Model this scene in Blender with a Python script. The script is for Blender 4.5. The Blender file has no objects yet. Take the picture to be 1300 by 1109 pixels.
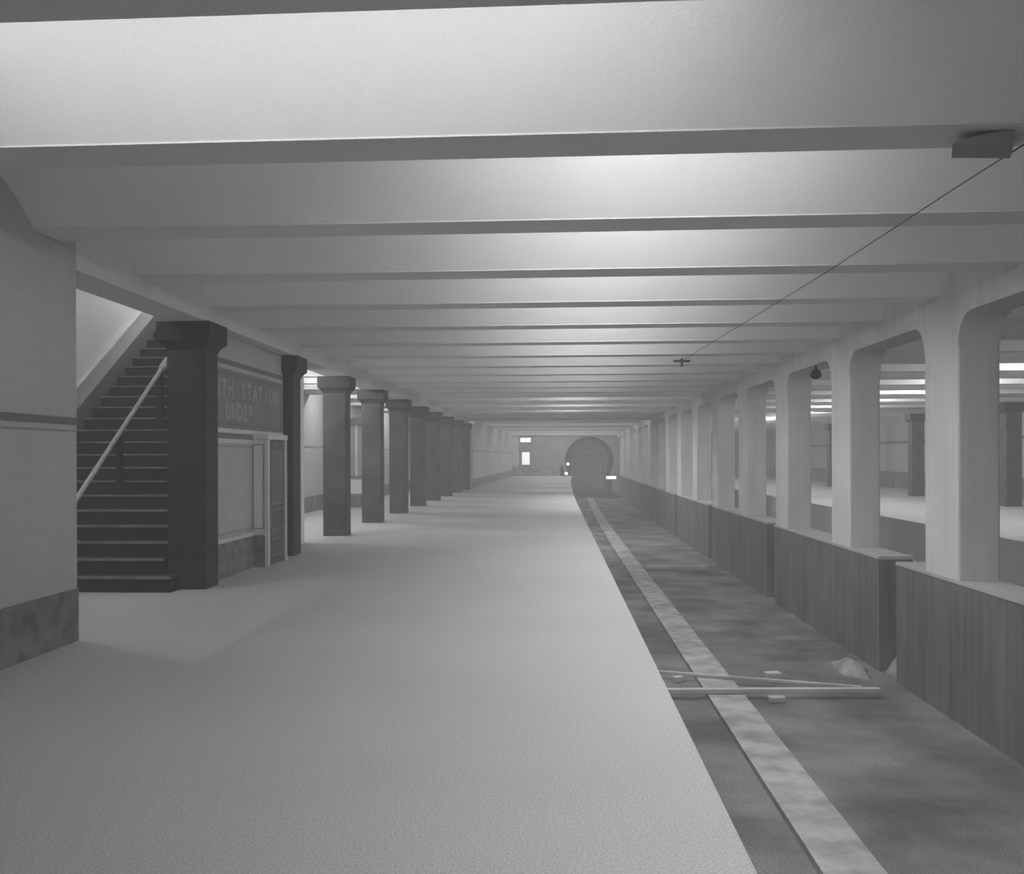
import bpy, bmesh, math, random
from mathutils import Vector
random.seed(7)
SC = bpy.context.scene
COL = SC.collection
EYE = 1.6
F, VX, VY, D = 1250.0, 704.0, 580.0, 80.0          # focal length (px), rail vanishing point, yaw offset (px)
TH = math.atan(D / F); CS, SN = math.cos(TH), math.sin(TH); PX = VX - D

def warp(y):                                        # the station bends gently to the right at its far end
    return 0.0 if y < 30 else 0.75 * ((y - 30) / 53.5) ** 2

# ------------------------------------------------------------------ materials
def mat(name, g, rough=0.85, amt=0.12, scale=6.0, fine=0.06, fscale=160.0, brick=None, stain=None, streak=None, emit=0, spec=0.2):
    m = bpy.data.materials.new(name); m.use_nodes = True
    nt = m.node_tree; N = nt.nodes; L = nt.links
    b = N['Principled BSDF']; b.inputs['Roughness'].default_value = rough
    b.inputs['Specular IOR Level'].default_value = spec
    tc = N.new('ShaderNodeTexCoord')
    geo = N.new('ShaderNodeNewGeometry')
    def noise(s, det=4):
        n = N.new('ShaderNodeTexNoise'); n.inputs['Scale'].default_value = s; n.inputs['Detail'].default_value = det
        L.new(geo.outputs['Position'], n.inputs['Vector']); return n.outputs['Fac']
    def rng(fac, lo, hi, a=0.3, z=0.7):
        r = N.new('ShaderNodeMapRange'); r.inputs['From Min'].default_value = a; r.inputs['From Max'].default_value = z
        r.inputs['To Min'].default_value = lo; r.inputs['To Max'].default_value = hi
        L.new(fac, r.inputs['Value']); return r.outputs['Result']
    def mul(a, c):
        x = N.new('ShaderNodeMath'); x.operation = 'MULTIPLY'
        for k, v in enumerate((a, c)):
            if isinstance(v, (int, float)): x.inputs[k].default_value = v
            else: L.new(v, x.inputs[k])
        return x.outputs[0]
    v = mul(rng(noise(scale * 0.15), 1 - amt, 1 + amt), rng(noise(fscale, 2), 1 - fine, 1 + fine))
    v = mul(v, g)
    if stain:                                       # (scale, low value)
        v = mul(v, rng(noise(stain[0], 6), stain[1], 1.25, 0.35, 0.62))
    if streak:                                      # vertical streaks
        mp = N.new('ShaderNodeMapping'); mp.inputs['Scale'].default_value = (3, 3, 0.25)
        L.new(geo.outputs['Position'], mp.inputs['Vector'])
        n = N.new('ShaderNodeTexNoise'); n.inputs['Scale'].default_value = 2.0; n.inputs['Detail'].default_value = 5
        L.new(mp.outputs['Vector'], n.inputs['Vector'])
        v = mul(v, rng(n.outputs['Fac'], 1 - streak, 1 + streak))
    if brick:                                       # (width, height, mortar factor)
        sep = N.new('ShaderNodeSeparateXYZ'); L.new(geo.outputs['Position'], sep.inputs[0])
        ad = N.new('ShaderNodeMath'); ad.operation = 'ADD'; L.new(sep.outputs[0], ad.inputs[0]); L.new(sep.outputs[1], ad.inputs[1])
        cb = N.new('ShaderNodeCombineXYZ'); L.new(ad.outputs[0], cb.inputs[0]); L.new(sep.outputs[2], cb.inputs[1])
        t = N.new('ShaderNodeTexBrick'); t.inputs['Scale'].default_value = 1; t.inputs['Brick Width'].default_value = brick[0]
        t.inputs['Row Height'].default_value = brick[1]; t.inputs['Mortar Size'].default_value = 0.004
        t.inputs['Color1'].default_value = (1, 1, 1, 1); t.inputs['Color2'].default_value = (.94, .94, .94, 1)
        t.inputs['Mortar'].default_value = (brick[2],) * 3 + (1,)
        t.offset = 0.5
        L.new(cb.outputs[0], t.inputs['Vector'])
        v = mul(v, t.outputs['Color'])
    cc = N.new('ShaderNodeCombineColor')
    for k in range(3): L.new(v, cc.inputs[k])
    L.new(cc.outputs[0], b.inputs['Base Color'])
    bp = N.new('ShaderNodeBump'); bp.inputs['Strength'].default_value = 0.15; bp.inputs['Distance'].default_value = 0.01
    L.new(noise(scale * 6), bp.inputs['Height']); L.new(bp.outputs[0], b.inputs['Normal'])
    if emit:
        b.inputs['Emission Color'].default_value = (1, 1, 1, 1); b.inputs['Emission Strength'].default_value = emit
    return m

M = dict(
    plaster=mat('white_plaster', .82, amt=.04, fine=.06),
    beam=mat('painted_beam', .72, amt=.04, fine=.06),
    girder=mat('painted_girder', .62, amt=.06),
    pier=mat('pale_pier_plaster', .50, amt=.08, streak=.06),
    floor=mat('granolithic_floor', .43, amt=.05, fine=.22, scale=3, fscale=90, rough=.8),
    coldark=mat('shaded_column_tile', .034, amt=.25, scale=10, fine=.2, rough=.6, brick=(.15, .075, .7)),  # darker copy for the near columns: shade by the stairs put into colour
    colshaded2=mat('shaded_column_cap', .027, amt=.2, fine=.2, rough=.6),
    colgrey=mat('lit_column_tile', .075, amt=.25, scale=10, fine=.2, rough=.6, brick=(.15, .075, .75)),  # lighter copy of the same tile: lamplight on the farther columns put into colour
    collit2=mat('lit_column_cap', .05, amt=.2, fine=.2, rough=.6),
    tile=mat('white_wall_tile', .42, amt=.05, brick=(.15, .075, .97), rough=.6),
    wallbase=mat('dark_wall_base', .17, amt=.2, fine=.15, stain=(5, .8)),
    band=mat('dark_tile_band', .17, amt=.1),
    line=mat('thin_grey_line', .30),
    frame=mat('pale_trim', .56, amt=.04),
    panel=mat('white_panel', .66, amt=.04),
    sign=mat('mosaic_sign', .235, amt=.12, fine=.12, brick=(.025, .025, .8)),
    letters=mat('mosaic_letters', .31, amt=.12, fine=.1),
    signline=mat('mosaic_border', .17),
    stair=mat('dark_stair', .025, amt=.2, fine=.2),
    nosing=mat('worn_nosing', .19, amt=.3, scale=20),
    tread=mat('stair_tread', .05, amt=.2),
    skirt=mat('stair_skirting', .13, amt=.15),
    rail=mat('handrail_wood', .42, rough=.5),
    post=mat('black_iron', .02, rough=.6),
    door=mat('dark_stained_wood', .10, amt=.2, streak=.2, rough=.55),
    doorline=mat('door_moulding', .22),
    glass=mat('dark_glass', .05, rough=.15, spec=.5),
    dado=mat('parapet_concrete', .125, amt=.15, fine=.2, streak=.18),
    dadotop=mat('parapet_coping', .36, amt=.1),
    track=mat('trackbed_dirt', .15, amt=.2, scale=8, fine=.3, fscale=60, stain=(.9, .62)),
    strip=mat('pale_concrete_strip', .30, amt=.2, fine=.15, stain=(3, .8)),
    wood=mat('pale_timber', .42, amt=.2, scale=12),
    rubble=mat('pale_rubble', .27, amt=.3, scale=20),
    tunnel=mat('tunnel_lining', .025, amt=.2),
    endwall=mat('end_wall', .19, amt=.1),
    black=mat('black_paint', .008, rough=.5),
    wire=mat('dark_wire', .08),
    glow=mat('lit_glass', .8, emit=.55),
    lamp=mat('lamp_lens', .8, emit=1.2),
)

# ------------------------------------------------------------------ mesh helpers
def finish(name, bm, m, parent=None):
    bmesh.ops.recalc_face_normals(bm, faces=bm.faces)
    me = bpy.data.meshes.new(name); bm.to_mesh(me); bm.free()
    me.materials.append(M[m] if isinstance(m, str) else m)
    o = bpy.data.objects.new(name, me); COL.objects.link(o)
    if parent: o.parent = parent
    return o

def box(bm, x0, x1, y0, y1, z0, z1, bev=0.0):
    vs = [bm.verts.new((x, y, z)) for x in (x0, x1) for y in (y0, y1) for z in (z0, z1)]
    fs = [(0, 1, 3, 2), (4, 6, 7, 5), (0, 4, 5, 1), (2, 3, 7, 6), (0, 2, 6, 4), (1, 5, 7, 3)]
    new = [bm.faces.new([vs[i] for i in f]) for f in fs]
    if bev:
        es = {e for f in new for e in f.edges}
        bmesh.ops.bevel(bm, geom=list(es), offset=bev, segments=2, affect='EDGES', profile=.5)

def prism(bm, prof, ys, w=True):                    # XZ profile swept along Y, following the bend
    rings = []
    for y in ys:
        s = warp(y) if w else 0
        rings.append([bm.verts.new((x + s, y, z)) for x, z in prof])
    n = len(prof)
    for a, b in zip(rings, rings[1:]):
        for i in range(n):
            bm.faces.new((a[i], a[(i + 1) % n], b[(i + 1) % n], b[i]))
    bm.faces.new(rings[0][::-1]); bm.faces.new(rings[-1])

def rect(x0, x1, z0, z1): return [(x0, z0), (x1, z0), (x1, z1), (x0, z1)]
def yrange(a, b):
    n = max(1, int((b - max(a, 30)) / 4)) if b > 30 else 1
    if b <= 30: return [a, b]
    st = max(a, 30); L = [st + (b - st) * i / n for i in range(n + 1)]
    return ([a] if a < 30 else []) + L

def tube(bm, pts, r, seg=8):
    pts = [Vector(p) for p in pts]; rings = []
    for i, p in enumerate(pts):
        d = (pts[min(i + 1, len(pts) - 1)] - pts[max(i - 1, 0)]).normalized()
        up = Vector((0, 0, 1)) if abs(d.z) < .95 else Vector((1, 0, 0))
        a = d.cross(up).normalized(); b = d.cross(a)
        rr = r[i] if isinstance(r, (list, tuple)) else r
        rings.append([bm.verts.new(p + a * rr * math.cos(t) + b * rr * math.sin(t)) for t in [2 * math.pi * k / seg for k in range(seg)]])
    for A, B in zip(rings, rings[1:]):
        for k in range(seg): bm.faces.new((A[k], A[(k + 1) % seg], B[(k + 1) % seg], B[k]))
    bm.faces.new(rings[0][::-1]); bm.faces.new(rings[-1])

def squares(bm, prof):                              # stack of square rings: (half x, half y, z)
    rings = [[bm.verts.new((sx * hx, sy * hy, z)) for sx, sy in ((-1, -1), (1, -1), (1, 1), (-1, 1))] for hx, hy, z in prof]
    for A, B in zip(rings, rings[1:]):
        for k in range(4): bm.faces.new((A[k], A[(k + 1) % 4], B[(k + 1) % 4], B[k]))
    bm.faces.new(rings[0][::-1]); bm.faces.new(rings[-1])

def tag(o, label=None, cat=None, group=None, kind=None):
    if label: o['label'] = label
    if cat: o['category'] = cat
    if group: o['group'] = group
    if kind: o['kind'] = kind
    return o
def thing(name, loc, label, cat, group=None):
    o = bpy.data.objects.new(name, None); o.empty_display_size = .2; COL.objects.link(o); o.location = loc
    return tag(o, label, cat, group)
def sbox(name, m, x0, x1, y0, y1, z0, z1):          # one piece of the setting
    bm = bmesh.new(); prism(bm, rect(x0, x1, z0, z1), yrange(y0, y1))
    return tag(finish(name, bm, m), kind='structure')
def pbox(name, m, parent, *b, bev=0.0, label=None):
    bm = bmesh.new(); box(bm, *b, bev=bev); o = finish(name, bm, m, parent)
    if label: o['label'] = label
    return o
def copy_tree(o, parent=None):
    c = o.copy(); COL.objects.link(c)
    if parent: c.parent = parent
    for ch in list(o.children): copy_tree(ch, c)
    return c
ORD = ['first', 'second', 'third', 'fourth', 'fifth', 'sixth', 'seventh', 'eighth', 'ninth', 'tenth', 'eleventh', 'twelfth',
       'thirteenth', 'fourteenth', 'fifteenth', 'sixteenth', 'seventeenth', 'eighteenth', 'nineteenth', 'twentieth']
def px_h(x, y, z):                                  # photo pixel on the level z -> plan position
    u = (x - PX) / F; v = (VY - y) / F; t = (z - EYE) / v
    return ((CS * u - SN) * t, (SN * u + CS) * t)

# ------------------------------------------------------------------ setting
YE = 83.5
CZ, BZ = 3.80, 3.45                                 # slab underside, beam underside
sbox('floor', 'floor', -7.3, 0.77, -3, YE, -1.6, 0)
sbox('floor', 'floor', 8.66, 17.2, -3, YE, -1.6, 0)
sbox('trackbed', 'track', 0.77, 8.66, -3, YE, -1.6, -1.4)
sbox('trackbed', 'tunnel', 0.9, 4.4, 71, YE, -1.4, -1.37)
def vaulted(x0, x1, k0, k1, ya, yb):                # shallow arches springing from beam to beam
    bm = bmesh.new(); P = [(ya, BZ + .25)]
    for k in range(k0, k1):
        a = 5.66 + 2.05 * k + .42; L = 1.64
        for i in range(25):
            q = i / 24 * 2 - 1
            P.append((a + L * i / 24, BZ + .003 + .36 * (1 - q * q)))
        P.append((a + L, BZ + .2)) if False else None
    P = [p for p in P if ya <= p[0] <= yb] + [(yb, BZ + .25)]
    pr = None
    for y, z in P:
        cur = [bm.verts.new(v) for v in ((x0, y, z), (x1, y, z), (x1, y, 4.1), (x0, y, 4.1))]
        if pr:
            for i in range(4): bm.faces.new((pr[i], pr[(i + 1) % 4], cur[(i + 1) % 4], cur[i]))
        else: bm.faces.new(cur[::-1])
        pr = cur
    bm.faces.new(pr)
    bm.normal_update()
    for f in bm.faces: f.smooth = True
    for e in bm.edges:
        e.smooth = len(e.link_faces) == 2 and e.calc_face_angle(0) < .35
    o = finish('ceiling', bm, 'plaster')
    tag(o, kind='structure')
vaulted(-4.66, 17.2, -5, 19, -3, 43.6)
vaulted(-7.4, -4.66, 6, 19, 18.25, 43.6)
bm = bmesh.new(); ys = [43.6, 47, 55, 63, 71, 78, YE]; pr = None
for a, b in zip(ys, ys[1:]):
    for i in range(17):
        q = i / 16 * 2 - 1; y = a + .3 + (b - a - .3) * i / 16; z = BZ + .01 + .24 * (1 - q * q)
        cur = [bm.verts.new(v) for v in ((-7.4, y, z), (18, y, z), (18, y, 4.1), (-7.4, y, 4.1))]
        if pr:
            for j in range(4): bm.faces.new((pr[j], pr[(j + 1) % 4], cur[(j + 1) % 4], cur[j]))
        pr = cur
tag(finish('ceiling', bm, 'plaster'), kind='structure')
sbox('ceiling', 'plaster', -7.5, -4.66, 8.2, 18.25, 6.5, 6.7)

# left: tiled wall near the camera
sbox('wall_left', 'tile', -4.62, -4.2, -3, 8.42, 0, CZ)
sbox('baseboard_left', 'wallbase', -4.2, -4.185, -3, 8.42, 0, .46)
sbox('trim_1', 'band', -4.2, -4.19, -3, 8.42, 1.897, 1.957)
sbox('trim_2', 'line', -4.2, -4.192, -3, 8.42, 1.835, 1.85)
sbox('wall_left', 'tile', -7.5, -4.62, 8.2, 8.42, 0, 6.5)
# stair shaft
sbox('wall_left', 'plaster', -7.5, -7.25, 8.42, 18.25, 0, 6.5)
sbox('wall_back', 'plaster', -7.5, -4.70, 18.05, 18.25, 0, 6.5)
sbox('wall_left', 'plaster', -4.80, -4.64, 8.42, 18.05, CZ + .02, 6.5)
# wall with the station name
W = -4.42
sbox('wall_left', 'tile', -4.76, W, 12.24, 15.9, 0, 3.26)
sbox('wall_left', 'tile', -4.76, -4.735, 15.9, 18.05, 0, 3.26)
sbox('baseboard_left', 'wallbase', W, W + .02, 12.24, 14.17, 0, .47)
sbox('trim_3', 'frame', W, W + .045, 12.24, 14.17, .47, .525)
sbox('trim_4', 'band', W, W + .012, 12.24, 15.78, 2.865, 2.93)
sbox('trim_5', 'frame', W, W + .012, 12.24, 15.78, 1.94, 2.0)
sbox('trim_6', 'band', W, W + .014, 12.24, 15.78, 1.862, 1.94)
sbox('trim_7', 'frame', W, W + .012, 12.24, 14.17, 1.80, 1.862)
sbox('trim_8', 'line', W, W + .010, 12.3, 14.12, 1.752, 1.766)
sbox('trim_9', 'line', W, W + .010, 12.3, 14.12, .575, .59)
# passage behind the dark columns
sbox('wall_left', 'tile', -7.5, -7.2, 18.25, 50.2, 0, CZ)
sbox('baseboard_left', 'wallbase', -7.2, -7.17, 18.25, 50.2, 0, .46)
sbox('trim_10', 'line', -7.2, -7.185, 18.25, 50.2, 1.91, 1.96)
sbox('wall_back', 'tile', -7.2, -4.6, 50.0, 50.2, 0, CZ)
sbox('wall_left', 'tile', -4.7, -4.3, 50.2, YE, 0, BZ)
sbox('baseboard_left', 'wallbase', -4.3, -4.27, 50.2, YE, 0, .46)
sbox('trim_11', 'line', -4.3, -4.285, 50.2, YE, 1.90, 1.96)
# far side of the station
sbox('wall_right', 'tile', 16.9, 17.2, -3, YE, 0, CZ)
sbox('baseboard_right', 'wallbase', 16.86, 16.9, -3, YE, 0, .8)
sbox('trim_12', 'band', 16.88, 16.9, -3, YE, 2.2, 2.32)
sbox('wall_front', 'tile', -4.6, 17.2, -3.2, -3, -1.6, CZ)

# end wall with the tunnel mouth
TX, TZ, TR = 2.92, 1.27, 2.05
def arch(r, ang=-32, n=28, cx=TX, cz=TZ, zb=-1.6):
    a0 = math.radians(ang); L = [(cx + r * math.cos(a0), zb)]
    for i in range(n + 1):
        a = a0 + (math.pi - 2 * a0) * i / n
        L.append((cx + r * math.cos(a), cz + r * math.sin(a)))
    L.append((cx - r * math.cos(a0), zb)); return L
def holed(bm, y0, y1, x0, x1, z1, hole, zb=-1.6):
    # wall with an arched hole: bridge the hole outline to an outer outline
    n = len(hole); outer = []
    cx = (hole[0][0] + hole[-1][0]) / 2
    for i, (x, z) in enumerate(hole):
        if i == 0: outer.append((x1, zb)); continue
        if i == n - 1: outer.append((x0, zb)); continue
        dx, dz = x - cx, z - TZ
        k = 1e9
        if dx > 1e-6: k = min(k, (x1 - cx) / dx)
        if dx < -1e-6: k = min(k, (x0 - cx) / dx)
        if dz > 1e-6: k = min(k, (z1 - TZ) / dz)
        if dz < -1e-6: k = min(k, (zb - TZ) / dz)
        outer.append((cx + dx * k, TZ + dz * k))
    R = []
    for y in (y0, y1):
        R.append(([bm.verts.new((x, y, z)) for x, z in hole], [bm.verts.new((x, y, z)) for x, z in outer]))
    for h, o in R:
        for i in range(n - 1): bm.faces.new((h[i], h[i + 1], o[i + 1], o[i]))
    for i in range(n - 1):
        bm.faces.new((R[0][0][i], R[0][0][i + 1], R[1][0][i + 1], R[1][0][i]))
# corners of the outer outline fall between rays: extra strips of wall close them off
bm = bmesh.new(); holed(bm, YE, YE + .5, 0.5, 5.4, 3.6, arch(TR)); tag(finish('wall_end', bm, 'endwall'), kind='structure')
def ebox(name, m, x0, x1, z0, z1, y0=YE + .05, y1=YE + .5):
    bm = bmesh.new(); box(bm, x0, x1, y0, y1, z0, z1); return tag(finish(name, bm, m), kind='structure')
ebox('wall_end', 'endwall', -4.5, 0.5, -1.6, CZ)
ebox('wall_end', 'endwall', 5.4, 18.5, -1.6, CZ)
ebox('wall_end', 'endwall', 0.5, 5.4, 3.3, CZ, YE + .1, YE + .5)
ebox('baseboard_end', 'wallbase', -4.3, 0.75, 0, .8, YE, YE + .05)
ebox('trim_13', 'tile', -3.6, -2.95, 0.8, 3.4, YE - .02, YE + .05)
# tunnel tube behind it
bm = bmesh.new()
A = arch(TR + .02); rings = []
for i in range(9):
    y = YE + .5 + i * 3.5; s = .02 * (i ** 2)
    rings.append([bm.verts.new((x + s, y, z)) for x, z in A])
for a, b in zip(rings, rings[1:]):
    for i in range(len(A)): bm.faces.new((a[i], a[(i + 1) % len(A)], b[(i + 1) % len(A)], b[i]))
bm.faces.new(rings[-1])
tag(finish('wall_tunnel', bm, 'tunnel'), kind='structure')

# lit window of the end wall
wn = thing('window_1', (-2.45, YE, 0), None, None); wn['kind'] = 'structure'
pbox('window_frame', 'wallbase', wn, -.52, .46, -.1, .05, .8, 3.36)
pbox('window_pane', 'glow', wn, -.30, .34, -.14, -.1, .95, 2.0, label='bright lit pane')
pbox('window_pane', 'glow', wn, -.44, .44, -.14, -.1, 2.85, 3.22, label='bright lit transom pane')

# girders over the column rows
bm = bmesh.new(); prism(bm, rect(-4.66, -4.2, 3.26, CZ), yrange(8.42, 50.2)); tag(finish('trim_14', bm, 'girder'), kind='structure')

# ------------------------------------------------------------------ dark columns, left row
def ring_profile(h, w):
    return [(w, w, 0), (w, w, h)]
def make_column(name, ms='coldark', mc='colshaded2'):
    t = thing(name, (0, 0, 0), None, None)
    bm = bmesh.new(); box(bm, -.24, .24, -.24, .24, 0, 2.95)
    es = [e for e in bm.edges if abs(e.verts[0].co.z - e.verts[1].co.z) > 1]
    bmesh.ops.bevel(bm, geom=es, offset=.02, segments=2, affect='EDGES', profile=.5)
    finish('shaft', bm, ms, t)
    bm = bmesh.new()
    squares(bm, [(.235, .235, 2.9), (.245, .245, 2.93), (.265, .265, 2.97), (.315, .315, 3.02), (.33, .33, 3.03), (.33, .33, 3.26)])
    finish('capital', bm, mc, t)
    return t
col0 = make_column('column'); col2 = make_column('column', 'colgrey', 'collit2')
CW = ['dark square column at the foot of the stairs, widest and nearest of its row',
      'dark square column just past the panelled booth door and station sign',
      'dark square column standing free, next beyond the one at the booth door']
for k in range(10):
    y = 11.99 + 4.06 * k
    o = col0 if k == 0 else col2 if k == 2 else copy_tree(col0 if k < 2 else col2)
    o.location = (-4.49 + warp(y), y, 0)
    lab = CW[k] if k < 3 else ('dark square column on the platform, last and smallest of its row' if k == 9 else
                               'dark square column on the platform, %s of its row counting from the stairs' % ORD[k])
    tag(o, lab, 'column', 'dark platform columns')

# ------------------------------------------------------------------ pale piers, parapet and arched girder, right row
PB = [12.31 + 4.05 * k for k in range(17)]          # back faces; 1 m deep
bm = bmesh.new(); box(bm, 0, .46, -1.0, 0, .2, 2.83)
es = [e for e in bm.edges if abs(e.verts[0].co.z - e.verts[1].co.z) > 1]
bmesh.ops.bevel(bm, geom=es, offset=.025, segments=2, affect='EDGES', profile=.5)
pier0 = finish('pier', bm, 'pier')
for k, yb in enumerate(PB):
    o = pier0 if k == 0 else pier0.copy()
    if k: COL.objects.link(o)
    o.location = (4.5 + warp(yb), yb, 0)
    lab = ('pale plaster pier at the right edge, nearest and largest of the row' if k == 0 else
           'pale plaster pier on the parapet, last of the row by the tunnel mouth' if k == len(PB) - 1 else
           'pale plaster pier on the dark parapet, %s of the row from the right edge' % ORD[k])
    tag(o, lab, 'pier', 'pale piers between the tracks')

gaps = [(13.32, 14.02), (20.55, 21.25), (28.55, 29.2), (36.65, 37.3), (44.75, 45.4), (52.85, 53.5)]
segs = []; a = -3
for g0, g1 in gaps: segs.append((a, g0)); a = g1
segs.append((a, 80))
PL = ['dark concrete parapet wall in the lower right corner, nearest of its row',
      'dark concrete parapet wall carrying the second and third pale piers',
      'dark concrete parapet wall carrying the fourth and fifth pale piers',
      'dark concrete parapet wall carrying the sixth and seventh pale piers',
      'dark concrete parapet wall carrying the eighth and ninth pale piers',
      'dark concrete parapet wall carrying the tenth and eleventh pale piers',
      'long far parapet wall running up to the tunnel mouth']
for (y0, y1), lab in zip(segs, PL):
    t = thing('parapet_wall', (0, 0, 0), lab, 'wall', 'parapet walls between the tracks')
    bm = bmesh.new(); prism(bm, rect(4.5, 4.96, -1.4, .16), yrange(y0, y1)); finish('wall_body', bm, 'dado', t)
    bm = bmesh.new(); prism(bm, rect(4.49, 4.97, .16, .2), yrange(y0, y1)); c = finish('coping', bm, 'dadotop', t); c['label'] = 'pale coping on top'

bm = bmesh.new()
lo = []                                             # underside of the arched girder
G0, GR = 3.18, .35
def fillet(y, d):                                   # quarter curve leaving the pier face at y in direction d
    return [(y + d * GR * (1 - math.cos(t)), G0 - GR + GR * math.sin(t)) for t in [math.pi / 2 * i / 6 for i in range(7)]]
lo.append((-3, G0))
for yb in PB:
    lo += fillet(yb - 1.0, -1)[::-1]
    lo += fillet(yb, 1)
lo.append((YE, G0))
prev = None
for y, z in lo:
    s = warp(y)
    cur = [bm.verts.new((4.5 + s, y, z)), bm.verts.new((4.96 + s, y, z)), bm.verts.new((4.96 + s, y, CZ)), bm.verts.new((4.5 + s, y, CZ))]
    if prev:
        for i in range(4): bm.faces.new((prev[i], prev[(i + 1) % 4], cur[(i + 1) % 4], cur[i]))
    prev = cur
tag(finish('trim_15', bm, 'pier'), kind='structure')

# ------------------------------------------------------------------ ceiling beams
BF = [5.66 + 2.05 * k for k in range(-1, 19)]
bx = {}
def beam_mesh(x0, x1, y):
    bm = bmesh.new(); box(bm, x0, x1, 0, .43, BZ, BZ + .08, bev=.0)
    return finish('ceiling_beam', bm, 'beam')
for i, y in enumerate(BF):
    x0 = -4.3 if y < 18 else -7.2
    key = x0
    if key not in bx: o = bx[key] = beam_mesh(x0, 16.9, y)
    else: o = bx[key].copy(); COL.objects.link(o)
    o.location = (warp(y), y, 0)
    lab = ('pale ceiling beam at the top edge, nearest overhead' if i == 0 else
           'thin pale ceiling beam, farthest of all before the flat ceiling' if i == len(BF) - 1 else
           'pale ceiling beam crossing above platform and track, %s from the nearest' % ORD[i])
    tag(o, lab, 'beam', 'ceiling beams')
for i, y in enumerate((47.0, 55, 63, 71, 78)):
    bm = bmesh.new(); box(bm, -4.25, 4.5, 0, .3, BZ - .12, BZ + .02); o = finish('lamp_screen_rib', bm, 'beam'); o.location = (warp(y), y, 0)  # rib added only to screen the lights set behind it
    tag(o, 'shallow rib added to hide lamps under the far flat ceiling, %s from the near end' % ORD[i], 'rib', 'ribs added to hide the far lamps')

# ------------------------------------------------------------------ stairs
ST = thing('staircase', (-5.98, 11.45, 0), 'dark staircase climbing away behind the nearest dark column', 'stairs')
r, t_, Y0 = .185, .292, 0.0
XL, XR = -1.21, 1.21
NS = 22
for n in range(1, NS + 1):
    y0 = Y0 + (n - 1) * t_
    xr = XR if n > 1 else 1.40
    s = pbox('step', 'stair', ST, XL, xr, y0, y0 + t_ + (.0 if n < NS else .1), max(0, (n - 2) * r), n * r - .025)
    bm = bmesh.new(); box(bm, XL, xr, y0 - .02, y0 + .05, n * r - .025, n * r); o = finish('nosing', bm, 'nosing', s); o['label'] = 'worn paler step edge'
    bm = bmesh.new(); box(bm, XL, xr, y0 + .05, y0 + t_ - .005, n * r - .025, n * r - .002); finish('tread', bm, 'tread', s)
k = r / t_
def slope(bm, x0, x1, ya, yb, d0, d1, base=True):
    za = lambda y: r + k * y
    P = [(ya, max(0, za(ya) + d0)), (yb, za(yb) + d0), (yb, za(yb) + d1), (ya, za(ya) + d1)]
    A = [bm.verts.new((x0, y, z)) for y, z in P]; B = [bm.verts.new((x1, y, z)) for y, z in P]
    for i in range(4): bm.faces.new((A[i], A[(i + 1) % 4], B[(i + 1) % 4], B[i]))
    bm.faces.new(A[::-1]); bm.faces.new(B)
bm = bmesh.new(); slope(bm, -1.265, -1.21, -.25, 6.5, -.3, .25); finish('skirting', bm, 'skirt', ST)
bm = bmesh.new(); slope(bm, -1.265, -1.225, -.25, 6.5, .252, .56); o = finish('wall_string', bm, 'frame', ST); o['label'] = 'pale sloping wall band'
bm = bmesh.new(); slope(bm, -1.265, -1.205, -.25, 6.5, .56, .60); o = finish('wall_string_edge', bm, 'panel', ST); o['label'] = 'fine pale line along the band'

HR = thing('handrail', (-5.90, 11.45, 0), 'pale sloping handrail on black posts up the middle of the stairs', 'handrail')
def hz(y): return 1.07 + .695 * (y - .33)
bm = bmesh.new(); tube(bm, [(0, -.1, hz(-.1)), (0, 3.05, hz(3.05)), (0, 5.6, hz(3.05) + k * 2.55)], .033, 10); finish('rail', bm, 'rail', HR)
bm = bmesh.new(); tube(bm, [(0, 3.0, hz(3.0)), (0, 3.06, hz(3.06)), (0, 3.26, hz(3.26) - .01), (0, 3.34, hz(3.34) - .01)], [.035, .055, .055, .036], 10); o = finish('joint', bm, 'rail', HR); o['label'] = 'thicker pale rail joint'
for y in (0.1, 1.58, 2.98, 4.8):
    n = int(y / t_) + 1
    zt = hz(y) if y < 3.06 else hz(3.05) + k * (y - 3.05)
    bm = bmesh.new(); box(bm, -.04, .04, y - .03, y + .03, n * r, zt - .02); finish('post', bm, 'post', HR)

# ------------------------------------------------------------------ sign
SG = thing('station_sign', (W, 14.0, 2.0), 'wide grey mosaic station name panel between the first two dark columns', 'sign')
pbox('panel', 'sign', SG, 0, .012, -1.74, 1.74, .002, .80)
bm = bmesh.new()
for z0, z1 in ((.735, .752), (.05, .067)): box(bm, .012, .018, -1.68, 1.68, z0, z1)
for y0 in (-1.68, 1.663): box(bm, .012, .018, y0, y0 + .017, .067, .735)
finish('border', bm, 'signline', SG)
def lettering(txt, pitch, yc, z, h):
    for i, ch in enumerate(txt):
        if ch == ' ': continue
        cu = bpy.data.curves.new('t', 'FONT'); cu.body = ch; cu.align_x = 'CENTER'; cu.size = h * 1.38; cu.offset = .012; cu.extrude = .004
        ob = bpy.data.objects.new('t', cu); COL.objects.link(ob)
        dg = bpy.context.evaluated_depsgraph_get(); me = ob.evaluated_get(dg).to_mesh()
        t = bmesh.new(); t.from_mesh(me)
        y = yc + (i - (len(txt) - 1) / 2) * pitch
        bm = bmesh.new(); vm = {}
        for v in t.verts: vm[v] = bm.verts.new((.016 + v.co.z, y + v.co.x * .95, z + v.co.y))
        for f in t.faces: bm.faces.new([vm[v] for v in f.verts])
        t.free(); ob.evaluated_get(dg).to_mesh_clear()
        bpy.data.objects.remove(ob); bpy.data.curves.remove(cu)
        o = finish('letter', bm, 'letters', SG); o['label'] = 'paler mosaic letter ' + ch
lettering(' OUTH STATION', .272, -.29, .44, .225)
lettering('UNDER', .242, -.45, .13, .235)

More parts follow.
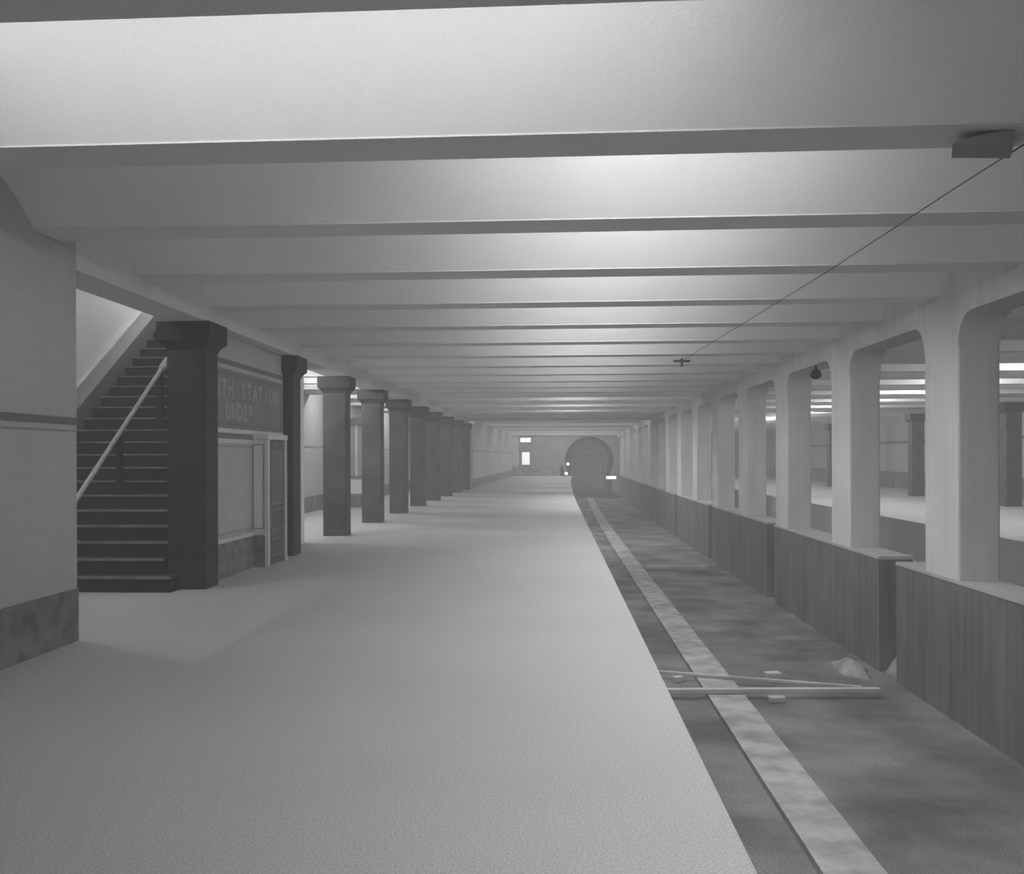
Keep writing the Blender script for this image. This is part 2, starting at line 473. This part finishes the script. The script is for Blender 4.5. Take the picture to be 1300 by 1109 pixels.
# ------------------------------------------------------------------ booth with a panelled door
BT = thing('booth', (-4.18, 14.17, 0), 'small booth with a dark panelled door and pale corner post under the sign', 'booth')
pbox('side_base', 'wallbase', BT, -.235, -.05, 0, .06, 0, .47)
pbox('side_ledge', 'frame', BT, -.235, -.05, -.03, .06, .47, .525)
pbox('side_panel', 'panel', BT, -.235, -.05, .012, .06, .525, 1.87, label='white side panel')
bm = bmesh.new()
for b in ((-.235, -.22, .56, 1.80), (-.085, -.07, .56, 1.80)): box(bm, b[0], b[1], 0, .014, b[2], b[3])
box(bm, -.22, -.085, 0, .014, 1.785, 1.80); box(bm, -.22, -.085, 0, .014, .56, .575)
finish('panel_moulding', bm, 'line', BT)
pbox('corner_post', 'frame', BT, -.055, .005, -.01, .07, 0, 1.87, bev=.006)
pbox('lintel', 'frame', BT, -.235, .01, -.02, 1.02, 1.87, 1.95, bev=.005)
pbox('door_jamb', 'frame', BT, -.055, .003, .93, 1.0, 0, 1.87, bev=.005)
pbox('back_panel', 'door', BT, -.235, -.2, .06, .93, 0, 1.87)
DR = pbox('door', 'door', BT, -.06, -.025, .075, .925, .02, 1.86)
bm = bmesh.new(); box(bm, -.025, -.018, .19, .81, .98, 1.72); finish('glass_pane', bm, 'glass', DR)
bm = bmesh.new()
for z0, z1 in ((.14, .40), (.52, .84)):
    for a in ((.19, .81, z0, z0 + .02), (.19, .81, z1 - .02, z1), (.19, .21, z0, z1), (.79, .81, z0, z1)): box(bm, -.025, -.012, *a)
box(bm, -.025, -.012, .10, .90, .90, .93)
finish('moulding', bm, 'doorline', DR)
bm = bmesh.new(); tube(bm, [(-.025, .15, .95), (.0, .15, .95), (.02, .15, .95), (.03, .15, .95)], [.012, .012, .026, .015], 10); finish('knob', bm, 'doorline', DR)

# glazed kiosk deep in the passage
KS = thing('glazed_kiosk', (-6.9, 31.5, 0), 'glazed wooden kiosk deep in the passage between the third and fourth dark columns', 'kiosk')
KW = 1.0
pbox('base', 'wallbase', KS, -.25, KW, 0, 1.2, 0, .43)
pbox('lower_panel', 'panel', KS, -.25, KW, .02, 1.2, .43, .93, label='pale lower panel')
pbox('sill', 'band', KS, -.28, KW + .03, -.04, 1.2, .93, 1.02)
pbox('header', 'band', KS, -.28, KW + .05, -.06, 1.2, 2.66, 2.88)
pbox('glazing', 'line', KS, -.2, KW - .05, .06, 1.1, 1.02, 2.66)
for i in range(6):
    x = -.22 + i * (KW + .2) / 5
    pbox('mullion', 'frame', KS, x - .035, x + .035, .0, .07, 1.02, 2.66)

# ------------------------------------------------------------------ track
bm = bmesh.new(); prism(bm, rect(1.88, 2.33, -1.4, -1.34), yrange(4.5, 71)); o = finish('concrete_strip', bm, 'strip')
tag(o, 'long pale concrete strip running along the trackbed', 'strip')
def beamstick(label, p0, p1, w, h, grp=None, name='batten'):
    p0, p1 = Vector(p0), Vector(p1); d = (p1 - p0); L = d.length
    bm = bmesh.new(); box(bm, 0, L, -w / 2, w / 2, 0, h, bev=min(w, h) * .15)
    o = finish(name, bm, 'wood'); o.location = p0; o.rotation_euler = (0, -math.asin(d.z / L), math.atan2(d.y, d.x))
    return tag(o, label, 'timber', grp)
a = px_h(870, 881, -1.33); b = px_h(1116, 880, -1.33)
beamstick('straight pale timber batten lying square across the track in the foreground', (.95, a[1], -1.335), (b[0], b[1], -1.335), .09, .06, 'timbers across the track')
a = px_h(842, 853, -1.33); b = px_h(1106, 877, -1.33)
beamstick('thin slanting pale batten lying across the track just behind the straight one', (.95, a[1] + .05, -1.335), (b[0] - .1, b[1] + .06, -1.335), .05, .04, 'timbers across the track')
a = px_h(820, 723, -1.36); b = px_h(897, 724, -1.36)
beamstick('short distant timber lying across the track near the third parapet wall', (a[0], a[1], -1.335), (b[0], b[1], -1.335), .16, .08, 'timbers across the track')

def lump(name, label, cat, loc, size, m, n=1, grp=None, seed=0):
    rnd = random.Random(seed); bm = bmesh.new()
    bmesh.ops.create_icosphere(bm, subdivisions=3, radius=1)
    for v in bm.verts:
        q = 1 + .22 * math.sin(v.co.x * 5 + seed) * math.cos(v.co.y * 4.3 + seed * 2) + rnd.uniform(-.07, .07)
        h = 1.2 - .55 * max(v.co.z, 0)
        q *= h + .05 * math.sin(v.co.x * 13 + v.co.z * 9 + seed) * math.sin(v.co.y * 15 + seed)
        v.co = Vector((v.co.x * size[0] * q, v.co.y * size[1] * q, max(v.co.z, -.05) ** 1 * size[2] * (.9 + .25 * math.sin(v.co.x * 7 + v.co.y * 9 + seed))))
    for f in bm.faces: f.smooth = True
    o = finish(name, bm, m); o.location = loc
    return tag(o, label, cat, grp)
def block(label, x, y, z0, sx, sy, sz, rot=.2):
    bm = bmesh.new(); box(bm, -sx / 2, sx / 2, -sy / 2, sy / 2, 0, sz, bev=.012); o = finish('block', bm, 'wood'); o.location = (x, y, z0); o.rotation_euler = (0, 0, rot)
    return tag(o, label, 'block', 'small blocks by the timbers')
x, y = px_h(983, 866, -1.38); block('small pale block lying behind the slanting batten', x, y + .12, -1.4, .2, .14, .12)
x, y = px_h(985, 890, -1.38); block('small block lying just in front of the straight batten', x, y, -1.4, .2, .12, .07, .1)
x, y = px_h(846, 858, -1.36); block('dark little block beside the platform edge at the slanting batten', x + .12, y - .2, -1.4, .14, .1, .08, .5)
x, y = px_h(1082, 866, -1.38); lump('rubble_heap', 'low heap of rubble at the foot of the second parapet wall', 'rubble', (4.12, 14.1, -1.4), (.17, .5, .15), 'rubble', seed=3)
x, y = px_h(1132, 868, -1.4); lump('rubble_heap', 'pale rubble filling the gap between the first two parapet walls', 'rubble', (4.73, 13.67, -1.4), (.17, .25, .33), 'rubble', seed=5)
lump('rubble_heap', 'left one of two pale heaps beyond the opening beside the nearest pier', 'rubble', (7.3, 21.0, -1.4), (.5, .6, .95), 'rubble', seed=9)
lump('rubble_heap', 'right one of two pale heaps beyond the opening beside the nearest pier', 'rubble', (7.0, 19.0, -1.4), (.45, .5, .8), 'rubble', seed=12)

# ------------------------------------------------------------------ overhead wire and fixtures
WX = [px_h(866, 459, 3.40), px_h(1050, 345, 3.40), px_h(1215, 240, 3.40)]
p0, p2 = Vector((*WX[0], 3.40)), Vector((*WX[2], 3.40))
ext = p2 + (p2 - p0).normalized() * 2.5
bm = bmesh.new(); tube(bm, [p0, Vector((*WX[1], 3.385)), p2, ext], .0042, 6)
tag(finish('overhead_wire', bm, 'wire'), 'thin dark wire running under the ceiling beams above the track', 'wire')
FX = thing('ceiling_bracket', (p0.x, p0.y, 3.45), 'small dark T-shaped bracket under the ceiling at the end of the wire', 'bracket')
pbox('stem', 'wire', FX, -.02, .02, -.02, .02, -.16, 0)
pbox('cross_bar', 'wire', FX, -.15, .15, -.03, .03, -.07, -.03)
bm = bmesh.new(); x, y = px_h(1190, 204, 3.40)
P = [(0, -.075), (.02, -.055), (.30, 0), (.34, 0), (.34, -.085)]
A = [bm.verts.new((a, -.05, b)) for a, b in P]; B = [bm.verts.new((a + .1, .22, b)) for a, b in P]
for i in range(5): bm.faces.new((A[i], A[(i + 1) % 5], B[(i + 1) % 5], B[i]))
bm.faces.new(A[::-1]); bm.faces.new(B)
o = finish('ceiling_fixture', bm, 'line'); o.location = (2.27, 5.82, 3.45)
tag(o, 'small dark wedge shaped fixture under the second nearest beam at the upper right', 'fixture')
PLm = thing('pendant_lamp', (4.58, 17.6, 3.18), 'small black pear-shaped lamp hanging under the arched girder by the third pier', 'lamp')
bm = bmesh.new(); tube(bm, [(0, 0, 0), (0, 0, -.05)], .022, 10); finish('socket', bm, 'black', PLm)
bm = bmesh.new(); tube(bm, [(0, 0, -.04), (0, 0, -.06), (0, 0, -.10), (0, 0, -.15), (0, 0, -.19), (0, 0, -.22), (0, 0, -.235)], [.022, .04, .075, .098, .092, .06, .015], 16); finish('bulb', bm, 'black', PLm)

# ------------------------------------------------------------------ far side columns
fc = None
for k, (y, lab) in enumerate(((31.9, 'dark far-side column beyond both tracks, right of the nearest pier'),
                              (40.1, 'dark far-side column seen through the opening between the first and second pale piers'),
                              (52.2, 'dark far-side column seen through the opening between the second and third pale piers'),
                              (64.5, 'dark far-side column seen through the narrow opening past the third pale pier'))):
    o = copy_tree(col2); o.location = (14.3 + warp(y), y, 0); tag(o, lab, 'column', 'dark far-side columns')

# ------------------------------------------------------------------ tunnel details
bm = bmesh.new(); R1 = 1.3; pts = [(2.95 + R1 * math.cos(a), 92, .75 + R1 * math.sin(a)) for a in [math.pi * i / 24 for i in range(25)]]
pts = [(2.95 + R1, 92, -1.5)] + pts + [(2.95 - R1, 92, -1.5)]
tube(bm, pts, .07, 8)
tag(finish('tunnel_ring', bm, 'frame'), 'faint pale arch ring inside the dark tunnel mouth', 'arch')
def signal(label, x, y, z, foot):
    t = thing('signal_lamp', (x, y, z), label, 'lamp', 'signal lamps at the tunnel mouth')
    bm = bmesh.new(); box(bm, -.13, .13, -.12, .10, -.2, .2, bev=.02); finish('housing', bm, 'black', t)
    bm = bmesh.new(); tube(bm, [(0, -.18, 0), (0, -.12, 0)], .13, 14); finish('lens', bm, 'lamp', t)
    if foot:
        bm = bmesh.new(); box(bm, -.04, .04, -.04, .04, -foot, -.2); finish('post', bm, 'black', t)
x, y = px_h(720.5, 589, 1.0); signal('upper bright round lamp at the left of the tunnel mouth', 1.12, YE - .3, 1.0, 1.0)
signal('lower small bright lamp at the platform end by the tunnel mouth', .98, YE - .8, .05 + .16, 0)
tl = thing('trackside_lamp', (3.98, 76.5, -1.4), 'bright low trackside lamp bar right of the tunnel mouth', 'lamp')
pbox('post', 'black', tl, .3, .4, -.05, .05, 0, 1.28); pbox('hood', 'black', tl, -.05, .8, -.06, .1, 1.52, 1.57)
pbox('lit_bar', 'lamp', tl, 0, .75, -.08, .06, 1.28, 1.5, label='bright lit bar')

# ------------------------------------------------------------------ light
def lamp(x, y, z, e, r=.025):
    l = bpy.data.lights.new('lamp', 'POINT'); l.energy = e; l.shadow_soft_size = r
    o = bpy.data.objects.new('lamp', l); COL.objects.link(o); o.location = (x + warp(y), y, z); return o
def ceiling_fill(x, y, z, e, wx, tilt=35):                 # added unseen strip light, aimed to brighten the ceiling and spare the floor
    l = bpy.data.lights.new('ceiling_fill', 'AREA'); l.shape = 'RECTANGLE'; l.size = wx; l.size_y = .06; l.energy = e
    o = bpy.data.objects.new('ceiling_fill', l); COL.objects.link(o); o.location = (x + warp(y), y, z)
    o.rotation_euler = (math.radians(90 + tilt), 0, 0); return o
def spot(x, y, z, e):                               # added unseen spot, turned towards the track to leave the left floor dim
    l = bpy.data.lights.new('floor_fill', 'SPOT'); l.energy = e; l.shadow_soft_size = .05; l.spot_size = math.radians(150); l.spot_blend = 1
    o = bpy.data.objects.new('floor_fill', l); COL.objects.link(o); o.location = (x + warp(y), y, z)
    o.rotation_euler = (0, math.radians(-14), 0); return o
E0 = 60
for i in range(-4, 19):                             # behind each beam, in the main bay
    yb = 5.66 + 2.05 * i + .43 + .16
    if i == -1: ceiling_fill(-1.4, yb, 3.545, 22, 4.5)
    if i <= 5: e = E0
    elif i <= 10: e = E0 * (.8 - .1 * (i - 5))
    else: e = E0 * 2.6 if i in (12, 14, 16) else E0 * .12
    if -1 < i <= 10: ceiling_fill(.6, yb, 3.545, 11 * e / E0, 2.8)
    if i != -1: lamp(.6, yb, 3.55, e * .3, .05)
    spot(1.5, yb, 3.53, e * 1.5)
for y in (47.0, 55, 63, 71, 78): lamp(.6, y + .45, 3.40, 110, .04); ceiling_fill(.4, y + .45, 3.43, 60 if y < 60 else 120, 4.0)
for i in (7, 9, 11, 13, 15): lamp(10.5, 5.66 + 2.05 * i + .59, 3.55, 130)
for i in (3, 5): lamp(10.5, 5.66 + 2.05 * i + .59, 3.55, 40)
for i in (8, 9, 11, 13, 15, 17): lamp(-5.8, 5.66 + 2.05 * i + .59, 3.55, 60)
for i in (18, 20, 23, 26, 30): lamp(11, 5.66 + 2.05 * i + .55, 3.3, 80)
lamp(-5.8, 18.6, 3.2, 45, .05); lamp(-5.8, 20.7, 3.52, 30, .05)  # unseen lamps added to brighten the columns beyond the stairs
lamp(-6.0, 9.6, 5.6, 60)
lamp(-6.4, 17.0, 6.0, 40)

w = bpy.data.worlds.new('station_air'); SC.world = w; w.use_nodes = True
nt = w.node_tree; nt.nodes['Background'].inputs[0].default_value = (0, 0, 0, 1); nt.nodes['Background'].inputs[1].default_value = 0
HD, HL = .008, .185
ab = nt.nodes.new('ShaderNodeVolumeAbsorption'); ab.inputs['Color'].default_value = (0, 0, 0, 1); ab.inputs['Density'].default_value = HD
em = nt.nodes.new('ShaderNodeEmission'); em.inputs['Color'].default_value = (1, 1, 1, 1); em.inputs['Strength'].default_value = HD * HL
ad = nt.nodes.new('ShaderNodeAddShader')
nt.links.new(ab.outputs[0], ad.inputs[0]); nt.links.new(em.outputs[0], ad.inputs[1])
nt.links.new(ad.outputs[0], nt.nodes['World Output'].inputs['Volume'])

# ------------------------------------------------------------------ camera
cd = bpy.data.cameras.new('camera'); cam = bpy.data.objects.new('camera', cd); COL.objects.link(cam)
cd.sensor_fit = 'HORIZONTAL'; cd.sensor_width = 36; cd.lens = 36 * F / 1300
cd.shift_x = (650 - PX) / 1300; cd.shift_y = (VY - 554.5) / 1300
cd.clip_start = .05; cd.clip_end = 300
from mathutils import Matrix
cam.matrix_world = Matrix.Translation((0, 0, EYE)) @ Matrix.Rotation(TH, 4, 'Z') @ Matrix.Rotation(math.pi / 2, 4, 'X') @ Matrix.Rotation(-.0035, 4, 'Z')
SC.camera = cam
SC.view_settings.view_transform = 'Standard'; SC.view_settings.look = 'None'; SC.view_settings.exposure = 0.72
SC.cycles.max_bounces = 8; SC.cycles.diffuse_bounces = 3
SC.cycles.use_denoising = True
SC.cycles.sample_clamp_indirect = 4
